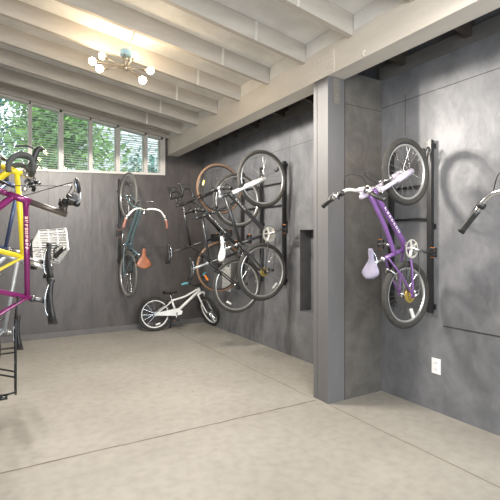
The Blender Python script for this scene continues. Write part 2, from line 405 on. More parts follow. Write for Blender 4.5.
def tree(x, y, h, rr, m, label, n=2600):
    t = empty('garden_tree', (x, y, -.1), label, 'tree', 'trees outside the back windows')
    bm = bmesh.new(); tube(bm, smoothpts([(0, 0, 0), (.06, .03, h*.3), (-.04, .05, h*.6), (.02, 0, h*.9)], 4), [.14-.008*i for i in range(13)], 8)
    for i in range(7):
        a = random.uniform(0, 2*PI); z = h*random.uniform(.3, .8); tube(bm, [(0, 0, z), (math.cos(a)*rr*.4, math.sin(a)*rr*.4, z+.3), (math.cos(a)*rr*.8, math.sin(a)*rr*.8, z+.6)], [.05, .03, .01], 5)
    obj('trunk', bm, BARK, t)
    bm = bmesh.new()
    cl = [(random.gauss(0, rr*.6), random.gauss(0, rr*.6), random.uniform(h*.3, h)) for _ in range(70)]
    for i in range(n):
        c = Vector(random.choice(cl)); p = c+Vector([random.gauss(0, .3) for _ in range(3)])
        d = Vector([random.gauss(0, 1) for _ in range(3)]).normalized(); e = d.orthogonal().normalized(); s = random.uniform(.045, .10)
        f = d.cross(e)
        bm.faces.new([bm.verts.new(p+q) for q in (e*s, f*s*.5, -e*s, -f*s*.5)])
    obj('foliage', bm, m, t)
tree(-.9, 14.6, 6.2, 1.0, LEAFB, 'dark teal-green tree seen through the leftmost window panes', 11000)
tree(1.15, 10.8, 6.2, .55, LEAF, 'bright green tree seen through the second and third window panes', 11000)
tree(3.7, 11.6, 3.5, .45, LEAFB, 'teal-green tree low behind the rightmost window panes', 4500)
hs = empty('neighbouring_house', (6.0, 17, -.1), 'pale sided house beyond the yard behind the back windows', 'house')
bm = bmesh.new()
for i in range(34): box(bm, -4.0, 4.5, -2-.012*(i % 1), 2, .2*i, .2*i+.196); box(bm, -4.02, 4.52, -2.02, 2.02, .2*i, .2*i+.03)
obj('siding', bm, SIDING, hs)
bm = bmesh.new(); prism(bm, [(-4.4, 6.8), (4.9, 6.8), (.25, 8.6)], 'y', -2.4, 2.4); obj('roof', bm, EAVE, hs)

# ------------------------------------------------------------------ chandelier
def chandelier(x, y, z):
    top = deck(x)
    t = empty('chandelier', (x, y, z), 'sputnik style chrome ceiling light with six glowing round bulbs', 'ceiling light')
    bm = bmesh.new(); tube(bm, [(.10, 0, top-z-.002), (.04, 0, .17), (.01, 0, .10)], .007, 8)
    obj('cord', bm, WHITE, t, True)
    bm = bmesh.new(); bmesh.ops.create_cone(bm, cap_ends=True, segments=20, radius1=.052, radius2=.052, depth=.045, matrix=Matrix.Translation((0, 0, .085)))
    obj('canopy', bm, mat('pale_blue_metal', (.50, .74, .86), .3, .3), t)
    CH = mat('warm_nickel', (.45, .38, .30), .3, .8)
    bm = bmesh.new()
    for a in range(3):
        q = 2*PI*a/3; tube(bm, [(.03*math.cos(q), .03*math.sin(q), .07), (.022*math.cos(q), .022*math.sin(q), -.04)], .009, 8)
    sphere(bm, (0, 0, -.045), .032, 12, 8)
    obj('stem', bm, CH, t, True)
    # bulb positions (relative), arms pass through the hub
    r_ = Vector((.863, -.505, 0)); f_ = Vector((.505, .863, 0))
    tips = [r_*x_+f_*y_+Vector((0, 0, z_)) for x_, y_, z_ in ((-.265, .17, .13), (-.297, .02, .02), (-.175, -.15, -.113), (.031, .19, .138), (.203, .02, -.062), (.179, -.14, -.205))]
    for q in tips:
        h = Vector((0, 0, -.045)); d = (q-h).normalized()
        bm = bmesh.new(); tube(bm, [h-d*.07, q-d*.055], .006, 7); tube(bm, [q-d*.06, q-d*.018], .013, 10)
        arm = obj('arm', bm, CH, t, True)
        bm = bmesh.new(); sphere(bm, q+d*.012, .033, 16, 10); tube(bm, [q-d*.02, q], .012, 8)
        obj('bulb', bm, BULB, arm, True)
    for q in tips:
        pl = Vector((x, y, z))+q+(q-Vector((0, 0, -.045))).normalized()*.075
        spot('bulb_light', Vector((pl.x, pl.y, z-.20)), BULB_W, LAMP, .03, 178, .05); point('bulb_glow', pl, GLOW_W, (1.0, .76, .48), .03)
chandelier(1.015, 3.9, 2.99)

# ------------------------------------------------------------------ wall things
t = empty('electrical_outlet', (XW, 2.215, .37), 'white outlet plate low on the right charcoal wall', 'outlet')
bm = bmesh.new(); box(bm, -.006, 0, -.04, .04, -.062, .062); bmesh.ops.bevel(bm, geom=bm.edges[:], offset=.002, segments=1)
obj('cover_plate', bm, PLATE, t)
for z in (-.026, .026):
    bm = bmesh.new(); box(bm, -.009, -.006, -.017, .017, z-.015, z+.015); s = obj('socket', bm, PLATE, t)
    bm = bmesh.new(); box(bm, -.0096, -.009, -.008, -.005, z-.006, z+.006); box(bm, -.0096, -.009, .005, .008, z-.006, z+.006); obj('slot', bm, BLACKP, s)

bm = bmesh.new(); box(bm, XW-.012, XW, 5.74, 6.0, .62, 1.05)
tag(obj('access_panel', bm, BOXM), 'pale grey panel on the bay wall behind the bicycle wheels', 'panel')
bm = bmesh.new(); box(bm, XW-.02, XW, 6.14, 6.4, 1.39, 1.50)
tag(obj('vent_cover', bm, BLACKP), 'small dark vent cover on the bay wall near the back corner', 'vent')

# ------------------------------------------------------------------ racks
def rack(name, origin, n, posts, z0, z1, bars, label, hookside=-1, hooks=None, bar_ext=None):
    """n: outward horizontal normal; lateral axis = n x Z ; posts at lateral offsets"""
    n = Vector(n).normalized(); lat = n.cross(Vector((0, 0, 1)))
    M = Matrix.Translation(origin) @ Matrix((lat, n, Vector((0, 0, 1)))).transposed().to_4x4()   # local x=lateral, y=outward, z=up
    t = empty(name, M, label, 'bike rack', None)
    for i, p in enumerate(posts):
        bm = bmesh.new(); box(bm, p-.02, p+.02, .012, .046, z0, z1)
        for z in (z0+.05, (z0+z1)/2, z1-.05): box(bm, p-.035, p+.035, .0005, .0119, z-.02, z+.02)
        for z in (z0+.05, (z0+z1)/2, z1-.05): sphere(bm, (p+.028, .013, z), .006, 6, 4)
        pp = obj('post', bm, BLACK, t)
        zz = hooks[i] if hooks else None
        if zz:
            bm = bmesh.new()
            for s in (-.022, .022):
                tube(bm, smoothpts([(p+s, .04, zz-.08), (p+s, .055, zz-.02), (p+s, .075, zz+.05), (p+s*.8, .10, zz+.035), (p+s*.6, .125, zz-.02), (p+s*.4, .15, zz-.035), (p, .168, zz-.015)], 4), .0055, 6)
            obj('hook', bm, BLACK, pp, True)
    for (z, a, b) in bars:
        bm = bmesh.new(); tube(bm, [(a, .025, z), (b, .025, z)], .009, 8); obj('crossbar', bm, BLACK, t, True)
    return t
# purple-bike rack on the right wall (outward -X, lateral = +Y)
rack('wall_bike_rack', (XW, 2.25, 0), (-1, 0, 0), [0, .40], .80, 2.20, [(1.84, 0, .40), (1.565, 0, .40)],
     'black two-post wall rack holding the purple bicycle', hooks=[2.08, None])
rack('wall_bike_rack', (XW, 4.30, 0), (-1, 0, 0), [0, .52, 1.03], .85, 2.36, [(2.11, 0, 1.03), (1.83, 0, 1.03)],
     'black three-post wall rack holding the row of bicycles in the bay', hooks=[2.26, 2.10, 2.30])
rack('wall_bike_rack', (1.645, YB, 0), (0, -1, 0), [0], 1.04, 2.20, [], 'black single-post rack on the back wall behind the teal bicycle', hooks=[2.28])
rack('wall_bike_rack', (XL, 2.72, 0), (1, 0, 0), [0, -.45, -.98, -1.5], .75, 2.3, [(1.9, 0, -1.5), (1.6, 0, -1.5)],
     'black four-post rack on the left wall holding the magenta and yellow bicycles', hooks=[2.05, 2.2, 1.75, 2.3])
rack('wall_bike_rack', (XW, 1.0, 0), (-1, 0, 0), [0], .80, 2.20, [], 'black single-post rack on the right wall nearest the viewer', hooks=[2.1])

# ------------------------------------------------------------------ bicycle
def bicycle(name, M, label, P):
    g = P.get
    R, tr, WB = P['R'], P['tr'], P['WB']
    t = empty(name, M, label, 'bicycle')
    HA, SA = math.radians(g('HA', 71)), math.radians(g('SA', 73))
    cs = g('cs', .44 if R > .3 else .36)
    drop = g('drop', .06 if R > .3 else .0)
    BB = Vector((math.sqrt(max(cs*cs-drop*drop, 0)), 0, R-drop)); RA = Vector((0, 0, R)); FA = Vector((WB, 0, R))
    a = Vector((-math.cos(HA), 0, math.sin(HA))); pf = Vector((math.sin(HA), 0, math.cos(HA)))
    off = g('off', .045 if R > .3 else .035)
    crown = FA-pf*off+a*(R+tr+.03+g('travel', 0)); HB = crown+a*.02; HT = HB+a*g('HT', .13)
    sd = Vector((-math.cos(SA), 0, math.sin(SA))); ST = BB+sd*g('SL', .5)
    SP = BB+sd*g('SH', .68)                                       # saddle clamp
    fr = g('fr', .015); FM = P['frame']
    steer = math.radians(g('steer', 0))
    RS = Matrix.Translation(crown) @ Matrix.Rotation(steer, 4, a) @ Matrix.Translation(-crown)
    def st(o):
        o.data.transform(RS); return o
    # ---- wheels
    def wheel(c, front):
        tm = P['tire']; rm = P['rim']; rr = R-tr*1.9
        bm = bmesh.new(); torus(bm, c, rr-.006, .012 if R > .3 else .011, 44, 8, 1.0)
        wo = obj('wheel', bm, rm, t, True)
        bm = bmesh.new(); torus(bm, c, R-tr, tr, 48, 10); to = obj('tire', bm, tm, wo, True)
        bm = bmesh.new(); ns = g('ns', 28); y = .028
        for i in range(ns):
            th = 2*PI*i/ns; s = 1 if i % 2 else -1; tw = .5*(1 if (i//2) % 2 else -1)
            tube(bm, [c+Vector((math.cos(th+tw)*.02, s*y, math.sin(th+tw)*.02)), c+Vector((math.cos(th)*(rr-.01), 0, math.sin(th)*(rr-.01)))], .0013, 3)
        so = obj('spokes', bm, STEEL, wo)
        bm = bmesh.new(); tube(bm, [c+Vector((0, -.05, 0)), c+Vector((0, .05, 0))], .014, 10)
        for s in (-.03, .03): disc(bm, c+Vector((0, s, 0)), .026, -.002, .002, 14)
        ho = obj('hub', bm, STEEL if rm is RIM else DSTEEL, wo, True)
        objs = [wo, to, so, ho]
        refs = [q for q in g('refs', []) if q[0] == ('f' if front else 'r')]
        for (_, ang, rad, rmt, ln) in refs:
            th = math.radians(ang); p = c+Vector((math.cos(th)*rad*R, 0, math.sin(th)*rad*R)); tg = Vector((-math.sin(th), 0, math.cos(th)))
            rd = Vector((math.cos(th), 0, math.sin(th))) if g('refrad') else tg
            bm = bmesh.new(); tube(bm, [p-rd*ln/2, p+rd*ln/2], .014, 6); objs.append(obj('reflector', bm, rmt, wo))
        if front:
            for o_ in objs: st(o_)
    wheel(FA, True); wheel(RA, False)
    # ---- frame
    bm = bmesh.new()
    tube(bm, [HB, HT], fr*1.25, 12)
    tube(bm, [BB-Vector((0, .036, 0)), BB+Vector((0, .036, 0))], .021, 12)
    tube(bm, [BB, ST], fr*.95, 10)
    style = g('style', 'diamond')
    hbm = HB+a*.03; htm = HT-a*.025
    if style == 'diamond':
        tube(bm, [hbm, BB], fr*1.15, 10); tube(bm, [htm, ST-sd*.03], fr, 10)
    elif style == 'mtbslope':
        tube(bm, smoothpts([hbm, hbm*.5+BB*.5+Vector((0, 0, -.01)), BB], 5), fr*1.4, 10); tube(bm, [htm, ST-sd*.05], fr*1.1, 10)
    elif style == 'step':
        tube(bm, smoothpts([hbm, hbm*.5+BB*.5+Vector((-.02, 0, -.03)), BB], 5), fr*1.35, 10)
        tube(bm, smoothpts([htm, htm*.45+(BB+sd*.14)*.55+Vector((-.0, 0, -.02)), BB+sd*.14], 5), fr*1.05, 10)
    elif style == 'kidcurve':
        tube(bm, [hbm, BB], fr*1.3, 10)
        tube(bm, smoothpts([htm, htm*.5+ST*.5+Vector((0, 0, -.04)), ST-sd*.02], 5), fr*.9, 10)
    for s in (-1, 1):
        d0 = RA+Vector((0, s*.06, 0))
        tube(bm, smoothpts([BB+Vector((-.02, s*.028, 0)), BB*.55+RA*.45+Vector((0, s*.055, 0)), d0], 4), fr*.55, 8)
        top = ST-sd*.03 if style != 'step' else BB+sd*g('SL', .5)*.85
        tube(bm, smoothpts([top+Vector((0, s*.012, 0)), top*.55+RA*.45+Vector((0, s*.05, 0)), d0], 4), fr*.5, 8)
        disc(bm, d0, .02, -.003, .003, 10)
    fo = obj('frame', bm, FM, t, True)
    if g('decal'):
        # coloured lettering bars on the frame tube named by 'decal': (p, q, material, count, side)
        tubes = {'top': (htm, ST-sd*.03), 'down': (hbm, BB), 'seat': (BB, ST)}
        for which, m_, side, k0_, k1_ in g('decal'):
            p, q = tubes[which]; d = (q-p).normalized(); L = (q-p).length; up = Vector((0, 1, 0)).cross(d)
            bm = bmesh.new(); k = k0_; rr = fr*(1.15 if which == 'down' else 1)*(1.25 if style != 'diamond' else 1)
            while k < k1_:
                c = p+d*L*k; ds = g('ds', 1); wd = random.uniform(.009, .014)*ds; y = side*(rr+.0008)
                for (du, dv0, dv1) in ((-wd, -.008, .008), (wd*.2, -.008 if random.random() < .6 else 0, .008)):
                    vs = [c+d*du+up*dv0, c+d*(du+.005)+up*dv0, c+d*(du+.005)+up*dv1, c+d*du+up*dv1]
                    A = [bm.verts.new(v_+Vector((0, y, 0))) for v_ in vs]; B = [bm.verts.new(v_+Vector((0, y-side*.006, 0))) for v_ in vs]
                    bm.faces.new(A); bm.faces.new(B[::-1])
                    for i in range(4): bm.faces.new((A[i], A[(i+1) % 4], B[(i+1) % 4], B[i]))
                for vv in ((.007, .008), (-.008, -.007)):
                    if random.random() < .7:
                        vs = [c+d*-wd+up*vv[0], c+d*(wd*.6)+up*vv[0], c+d*(wd*.6)+up*vv[1], c+d*-wd+up*vv[1]]
                        A = [bm.verts.new(v_+Vector((0, y, 0))) for v_ in vs]; bm.faces.new(A)
                k += .036*ds/L
            obj('lettering', bm, m_, fo)
    # ---- fork
    bm = bmesh.new(); fk = g('fk', .012)
    tube(bm, [crown, HT+a*.03], .0145, 10)
    sp = tr+.028; lr = fk
    tube(bm, [crown+Vector((0, -sp, 0)), crown+Vector((0, sp, 0))], lr*1.25, 10)
    for s in (-1, 1):
        A_ = crown+Vector((0, s*sp, 0)); B_ = FA+Vector((0, s*sp*.95, 0))
        mid = A_*.4+B_*.6 - pf*(.0 if g('susp') else .012)
        tube(bm, smoothpts([A_, mid, B_], 5), [lr*(1.15 if g('susp') else 1.1-.04*i) for i in range(11)] if not g('susp') else lr*1.0, 10)
        if g('susp'): tube(bm, [A_*.52+B_*.48, B_], lr*1.5, 10)
        disc(bm, B_, .02, -.004, .004, 10)
    st(obj('fork', bm, P['fork'], t, True))
    # ---- headset + stem
    sh = g('stemh', .04); sl = g('steml', .08)
    clamp = HT+a*sh+Vector((math.cos(.1), 0, math.sin(.1)))*sl
    bm = bmesh.new(); tube(bm, [HT, HT+a*(sh+.015)], .017, 12); tube(bm, [HT+a*sh, clamp], .015, 10)
    tube(bm, [clamp+Vector((0, -.025, 0)), clamp+Vector((0, .025, 0))], .021, 12)
    st(obj('stem', bm, P['stem'], t, True))
    # ---- handlebar
    bt = g('bar', 'flat'); hw = g('hw', .29); c = clamp
    if bt == 'flat': hp = [(-.03, hw, .02), (-.012, hw*.5, .012), (0, 0, 0)]
    elif bt == 'riser': hp = [(-.045, hw, .075), (-.03, hw*.62, .072), (-.004, hw*.3, .012), (0, 0, 0)]
    elif bt == 'highriser': hp = [(-.10, hw, .10), (-.06, hw*.70, .105), (.005, hw*.36, .05), (0, hw*.15, 0), (0, 0, 0)]
    elif bt == 'swept': hp = [(-.17, hw, .055), (-.085, hw*.78, .05), (-.0, hw*.55, .045), (.02, hw*.32, .02), (0, hw*.12, 0), (0, 0, 0)]
    elif bt == 'cruiser': hp = [(-.25, hw, .05), (-.13, hw*.9, .07), (-.02, hw*.62, .09), (.01, hw*.3, .05), (0, 0, 0)]
    elif bt == 'drop': hp = [(-.02, hw*1.03, -.135), (.03, hw*1.03, -.135), (.075, hw*1.02, -.11), (.098, hw*1.0, -.06), (.085, hw, -.015), (.05, hw, 0), (.0, hw*.9, 0), (0, hw*.4, 0), (0, 0, 0)]
    left = [c+Vector(q) for q in hp]; right = [c+Vector((q[0], -q[1], q[2])) for q in hp]
    full = smoothpts(left+right[::-1][1:], 5)
    bm = bmesh.new(); tube(bm, full, .017 if bt == 'drop' and g('taped', 1) else .0125, 10)
    hb = st(obj('handlebar', bm, P['barm'], t, True))
    n5 = 5
    for s, side in ((0, full), (1, full[::-1])):
        sg = 1 if s == 0 else -1
        if bt != 'drop':
            L_ = 0; pts = [side[0]]; 
            gl = g('gl', .12)
            while L_ < gl: 
                i = len(pts); L_ += (side[i]-side[i-1]).length; pts.append(side[i])
            bm = bmesh.new(); tube(bm, pts, [.018]+[.0165]*(len(pts)-2)+[.018], 10)
            st(obj('grip', bm, P['grip'], hb, True))
            # brake lever
            p = pts[-1]; d = (pts[0]-pts[-1]).normalized()
            q = (Vector((1, 0, -.5))).normalized()
            bm = bmesh.new(); tube(bm, [p-d*.045, p-d*.02], .021, 10); tube(bm, smoothpts([p-d*.03, p-d*.03+q*.035, p+d*.03+q*.05, p+d*.09+q*.035], 4), .0055, 6)
            st(obj('brake_lever', bm, g('leverm', BLACKP), hb, True))
            if g('shift'):
                bm = bmesh.new(); sphere(bm, p-d*.07+Vector((.0, 0, -.02)), .024, 10, 8, (1, 1.2, .8)); tube(bm, [p-d*.07, p-d*.03+Vector((-.02, 0, -.03))], .006, 6)
                st(obj('shifter', bm, BLACKP, hb, True))
        else:
            h = c+Vector((.085, sg*hw, -.0)); bm = bmesh.new()
            tube(bm, smoothpts([h+Vector((-.03, 0, .0)), h+Vector((.02, 0, .012)), h+Vector((.055, -sg*.004, .03)), h+Vector((.062, -sg*.006, .058))], 4), [.017]*9+[.016, .014, .012, .009], 10)
            tube(bm, smoothpts([h+Vector((.045, 0, .015)), h+Vector((.068, 0, -.03)), h+Vector((.055, sg*.01, -.10))], 4), .006, 6)
            st(obj('brake_lever', bm, P['grip'] if not g('leverm') else P['leverm'], hb, True))
    if g('aero'):   # brake cables looping out of the bars
        pass
    # cables
    bm = bmesh.new(); e1 = c+Vector((.03, hw*.5, .0)); cm = P.get('cablem', BLACKP)
    loop = .09 if bt != 'drop' else .06
    for s in (1, -1):
        A_ = c+Vector((.02, s*hw*.55, .01)); 
        tube(bm, smoothpts([A_, A_+Vector((loop, -s*.06, .04)), c+Vector((loop*1.1, s*.02, -.02)), htm+Vector((.02, s*.02, -.02)) if s > 0 else crown+Vector((.04, 0, .0))], 6), .0028, 5)
    obj('brake_cable', bm, cm, t, True)
    # ---- seat post & saddle
    bm = bmesh.new(); tube(bm, [ST-sd*.02, SP], .0132, 10); tube(bm, [ST-sd*.012, ST+sd*.008], .02, 10)
    obj('seatpost', bm, P['post'], t, True)
    SL_ = g('saddle_len', .27 if R > .3 else .22); sw = g('saddle_w', .075)
    bm = bmesh.new(); N = 12; M_ = 12; rings = []
    for i in range(N+1):
        u = i/N; x = -SL_*.5+SL_*u
        wdt = sw*(1-u)**.0 if False else None
        # width profile: wide tail, waist, narrow nose
        wv = sw*(math.sin(min(1, (u+.06)/.26)*PI/2) if u < .2 else (1-((u-.2)/.42)**1.4*.74 if u < .62 else .26*(1-max(0, (u-.9)/.1)**2*.6)))
        hh = .022 if u > .5 else .034-.024*u
        zc = .035+.012*(1-u)**2+(-.012*math.sin(u*PI)); 
        rings.append([bm.verts.new(SP+Vector((x+.0, wv*math.cos(2*PI*k/M_), zc+hh*math.sin(2*PI*k/M_)*(1 if math.sin(2*PI*k/M_) < 0 else .55)))) for k in range(M_)])
    for i in range(N):
        for k in range(M_): bm.faces.new((rings[i][k], rings[i][(k+1) % M_], rings[i+1][(k+1) % M_], rings[i+1][k]))
    bm.faces.new(rings[0][::-1]); bm.faces.new(rings[-1])
    sa = obj('saddle', bm, P['saddle'], t, True)
    tl = Matrix.Translation(SP) @ Matrix.Rotation(math.radians(g('tilt', 0)), 4, 'Y') @ Matrix.Translation(-SP); sa.data.transform(tl)
    bm = bmesh.new()
    for s in (-1, 1): tube(bm, smoothpts([SP+Vector((-SL_*.32, s*.03, .015)), SP+Vector((-.05, s*.022, -.004)), SP+Vector((.04, s*.022, -.004)), SP+Vector((SL_*.4, s*.008, .018))], 3), .0035, 6)
    so = obj('rails', bm, STEEL, sa, True); so.data.transform(tl)
    # ---- cranks (right side = -y)
    ca = math.radians(g('crank', -30)); cl = g('cl', .17 if R > .3 else .125)
    cd = Vector((math.cos(ca), 0, math.sin(ca)))
    cr = g('cring', .085 if R > .3 else .065); cy = -.052
    bm = bmesh.new(); chainring(bm, BB+Vector((0, cy, 0)), cr, -.002, .002); 
    if g('double', R > .3): chainring(bm, BB+Vector((0, cy+.009, 0)), cr*.8, -.002, .002)
    ch = obj('chainring', bm, g('ringm', STEEL), t)
    for s in (-1, 1):
        d = cd*(1 if s < 0 else -1); y0 = s*.066; y1 = s*.078
        p0 = BB+Vector((0, y0, 0)); p1 = BB+d*cl+Vector((0, y1, 0))
        bm = bmesh.new(); tube(bm, [p0, p1], [.015, .010], 8); tube(bm, [p0+Vector((0, s*.006, 0)), BB], .011, 8); 
        co = obj('crank_arm', bm, g('armm', STEEL), t, True)
        pc = p1+Vector((0, s*.055, 0)); bm = bmesh.new()
        tube(bm, [p1, pc+Vector((0, s*.03, 0))], .007, 8)
        k_ = 1 if R > .3 else .72
        def pb(x0, x1, y0, y1, z0, z1): box(bm, pc.x+x0*k_, pc.x+x1*k_, pc.y+y0*k_, pc.y+y1*k_, pc.z+z0*k_, pc.z+z1*k_)
        pb(-.045, .045, -.042, -.03, -.012, .012); pb(-.045, .045, .03, .042, -.012, .012)
        pb(-.05, -.034, -.042, .042, -.011, .011); pb(.034, .05, -.042, .042, -.011, .011)
        po = obj('pedal', bm, g('pedm', BLACKP), t)
        for xx in (-.051, .051):
            bm = bmesh.new(); pb(xx-.003, xx+.003, -.022, .022, -.007, .007); obj('reflector', bm, ORANGE, po)
    # ---- cassette, chain, derailleur
    bm = bmesh.new()
    nc = g('ncogs', 6)
    for i in range(nc): 
        disc(bm, RA+Vector((0, -.034-.004*i, 0)), (g('cog', .052))-.006*i, -.0012, .0012, 22)
    obj('cassette', bm, g('cogm', DSTEEL), t)
    rc = .034; yy = cy; bm = bmesh.new()
    pts = []
    for i in range(9):
        q = PI/2-PI*i/8+.0; pts.append(BB+Vector((math.cos(q)*cr*.97, yy, math.sin(q)*cr*.97)))
    pul = RA+Vector((.02, -.045, -.11 if R > .3 else -.085)); 
    if nc > 1:
        pts.append(pul+Vector((.02, 0, -.015))); pts.append(pul+Vector((-.01, 0, -.0))); pts.append(RA+Vector((.025, -.045, -.045)))
    for i in range(7):
        q = -PI/2-PI*i/6; pts.append(RA+Vector((math.cos(q)*rc, -.045, math.sin(q)*rc)))
    tube(bm, pts, .0042, 6, closed=True)
    obj('chain', bm, g('chainm', DSTEEL), t, True)
    if nc > 1:
        bm = bmesh.new(); tube(bm, [RA+Vector((-.005, -.062, -.01)), RA+Vector((.01, -.07, -.05)), RA+Vector((.02, -.055, -.055))], .012, 8)
        tube(bm, [RA+Vector((.022, -.052, -.05)), pul+Vector((0, -.007, 0))], .009, 8)
        for q in (RA+Vector((.022, -.045, -.055)), pul): disc(bm, q, .02, -.003, .003, 14)
        obj('derailleur', bm, g('derm', DSTEEL), t, True)
    # ---- brakes
    for c_, up_, fl in ((FA, a, True), (RA, (ST-RA).normalized(), False)):
        bm = bmesh.new(); q = c_+up_*(R-tr*1.5)+(-pf*off*.5+pf*.03 if fl else Vector((-.02, 0, .0)))
        for s in (-1, 1): tube(bm, [q+Vector((0, s*(tr+.02), -.01)), q+up_*.05+Vector((0, s*(tr+.012), 0)), q+up_*.085], .006, 6); box(bm, *[v for i in range(3) for v in ((q+Vector((0, s*(tr+.005), -.01)))[i]-(.022, .005, .006)[i], (q+Vector((0, s*(tr+.005), -.01)))[i]+(.022, .005, .006)[i])])
        o_ = obj('brake', bm, g('brakem', BLACKP), t, True)
        if fl: st(o_)
    # ---- extras
    if g('rear_rack'):
        bm = bmesh.new(); zt = 2*R+.07
        for s in (-1, 1):
            tube(bm, smoothpts([(.16, s*.04, zt), (.10, s*.06, zt), (-.22, s*.06, zt), (-.26, s*.03, zt), (-.26, 0, zt)], 3), .0055, 6)
            tube(bm, [(-.02, s*.07, R+.02), (-.02, s*.06, zt)], .005, 6); tube(bm, [(-.02, s*.07, R+.02), (-.16, s*.06, zt)], .005, 6)
            tube(bm, [(.16, s*.04, zt), ST-sd*.08+Vector((0, s*.02, 0))], .005, 6)
        for x in (-.2, -.1, 0, .1): tube(bm, [(x, -.06, zt), (x, .06, zt)], .0045, 6)
        tube(bm, [(-.26, 0, zt), (-.27, 0, zt-.06)], .006, 6); box(bm, -.285, -.27, -.03, .03, zt-.09, zt-.04)
        obj('rear_rack', bm, BLACK, t, True)
    if g('fenders'):
        for c_, a0, a1, fl in ((FA, -5, 150, True), (RA, 20, 200, False)):
            bm = bmesh.new(); prev = None
            for i in range(15):
                th = math.radians(a0+(a1-a0)*i/14); rad = R+.018
                ring = [bm.verts.new(c_+Vector((math.cos(th)*(rad-q[1]), q[0], math.sin(th)*(rad-q[1])))) for q in ((-.026, .012), (-.014, .001), (.014, .001), (.026, .012), (.022, .014), (0, .004), (-.022, .014))]
                if prev:
                    for k in range(7): bm.faces.new((prev[k], prev[(k+1) % 7], ring[(k+1) % 7], ring[k]))
                prev = ring
            o_ = obj('fender', bm, P['fenders'], t, True)
            if fl: st(o_)
    if g('basket'):
        bm = bmesh.new(); c0 = clamp+Vector((.13, 0, .0)); bw, bl, bh = .13, .10, .10
        for z, k in ((bh, 1.0), (bh*.33, .92), (-bh*.33, .86), (-bh, .8)):
            q = [(-bl*k, -bw*k), (bl*k, -bw*k), (bl*k, bw*k), (-bl*k, bw*k)]
            for i in range(4):
                p, r_ = q[i], q[(i+1) % 4]; tube(bm, [c0+Vector((p[0], p[1], z)), c0+Vector((r_[0], r_[1], z))], .004 if z == bh else .0025, 5)
        for i in range(9):
            u = -1+2*i/8
            for s in (-1, 1):
                tube(bm, [c0+Vector((s*bl, u*bw, bh)), c0+Vector((s*bl*.8, u*bw*.8, -bh))], .002, 4)
                tube(bm, [c0+Vector((u*bl, s*bw, bh)), c0+Vector((u*bl*.8, s*bw*.8, -bh))], .002, 4)
            tube(bm, [c0+Vector((-bl*.8, u*bw*.8, -bh)), c0+Vector((bl*.8, u*bw*.8, -bh))], .002, 4)
        bo = st(obj('basket', bm, WHITEE, t))
        bm = bmesh.new(); q = c0+Vector((0, 0, bh+.006)); box(bm, q.x-.09, q.x+.09, q.y-.12, q.y+.12, q.z, q.z+.005)
        st(obj('plate', bm, PLATE, bo))
    if g('mirror'):
        sg = g('mirror'); p = c+Vector((hp[0][0], sg*hw, hp[0][2])); 
        bm = bmesh.new(); tube(bm, smoothpts([p, p+Vector((.02, sg*.03, .012)), p+Vector((.06, sg*.03, .012))], 4), .006, 8)
        mo = obj('mirror_arm', bm, SILVER, hb, True)
        bm = bmesh.new(); sphere(bm, (0, 0, 0), .045, 16, 10, (1, .8, .3))
        mh = obj('mirror', bm, BLACKP, hb, True)
        mt = Matrix.Translation(p+Vector((.095, sg*.02, .0))) @ Matrix.Rotation(math.radians(12), 4, 'Y')
        mh.data.transform(mt)
        bm = bmesh.new(); sphere(bm, (0, 0, -.012), .04, 16, 8, (1, .8, .12)); mg = obj('mirror_glass', bm, MIRR, hb, True); mg.data.transform(mt); st(mg)
        st(mo); st(mh)
    if g('kickstand'):
        bm = bmesh.new(); p = BB+Vector((-.05, .04, -.01)); kx = g('kickstand'); tube(bm, [p, p+Vector((kx, .07, -BB.z+.012))], .008, 8)
        obj('kickstand', bm, g('kickm', BLACKP), t, True)
    if g('guard'):
        bm = bmesh.new(); p0 = BB+Vector((.02, -.065, 0)); p1 = RA+Vector((0, -.065, 0))
        dd = (p0-p1).normalized(); u_ = Vector((-dd.z, 0, dd.x))
        q = [p1+dd*.0+u_*.02, p0+u_*.07, p0+dd*.07+u_*.02, p0+dd*.06-u_*.03, p0-dd*.04-u_*.045, p1-u_*.02]
        A = [bm.verts.new(v_) for v_ in q]; B = [bm.verts.new(v_+Vector((0, .006, 0))) for v_ in q]
        bm.faces.new(A); bm.faces.new(B[::-1])
        for i in range(6): bm.faces.new((A[i], A[(i+1) % 6], B[(i+1) % 6], B[i]))
        obj('chain_guard', bm, P['guard'], t)
    if g('computer'):
        bm = bmesh.new(); 
        for s, xx in ((-.07, .03), (.06, .035), (.0, .05)): box(bm, c.x-.01, c.x+xx, c.y+s-.02, c.y+s+.02, c.z+.01, c.z+.06)
        st(obj('light_mount', bm, BLACKP, hb))
    if g('horn'):
        bm = bmesh.new(); 
        for s in (-.10, .09): tube(bm, [c+Vector((0, s, .0)), c+Vector((.05, s*1.1, .05))], .016, 10)
        st(obj('bell', bm, STEEL, hb, True))
    return t

def hung(ground_pt, n, z_rear, R, swing=0, pitch=0):
    """bike hung by the front wheel; ground_pt = point where the tyres meet the rack; n = outward normal"""
    n = Vector(n).normalized(); n.rotate(Quaternion((0, 0, 1), math.radians(swing)))
    f = Vector((0, 0, 1)); l = n.cross(f)
    B = Matrix((f, l, n)).transposed().to_4x4()
    return Matrix.Translation((ground_pt[0], ground_pt[1], z_rear)) @ B @ Matrix.Rotation(math.radians(pitch), 4, 'Y')

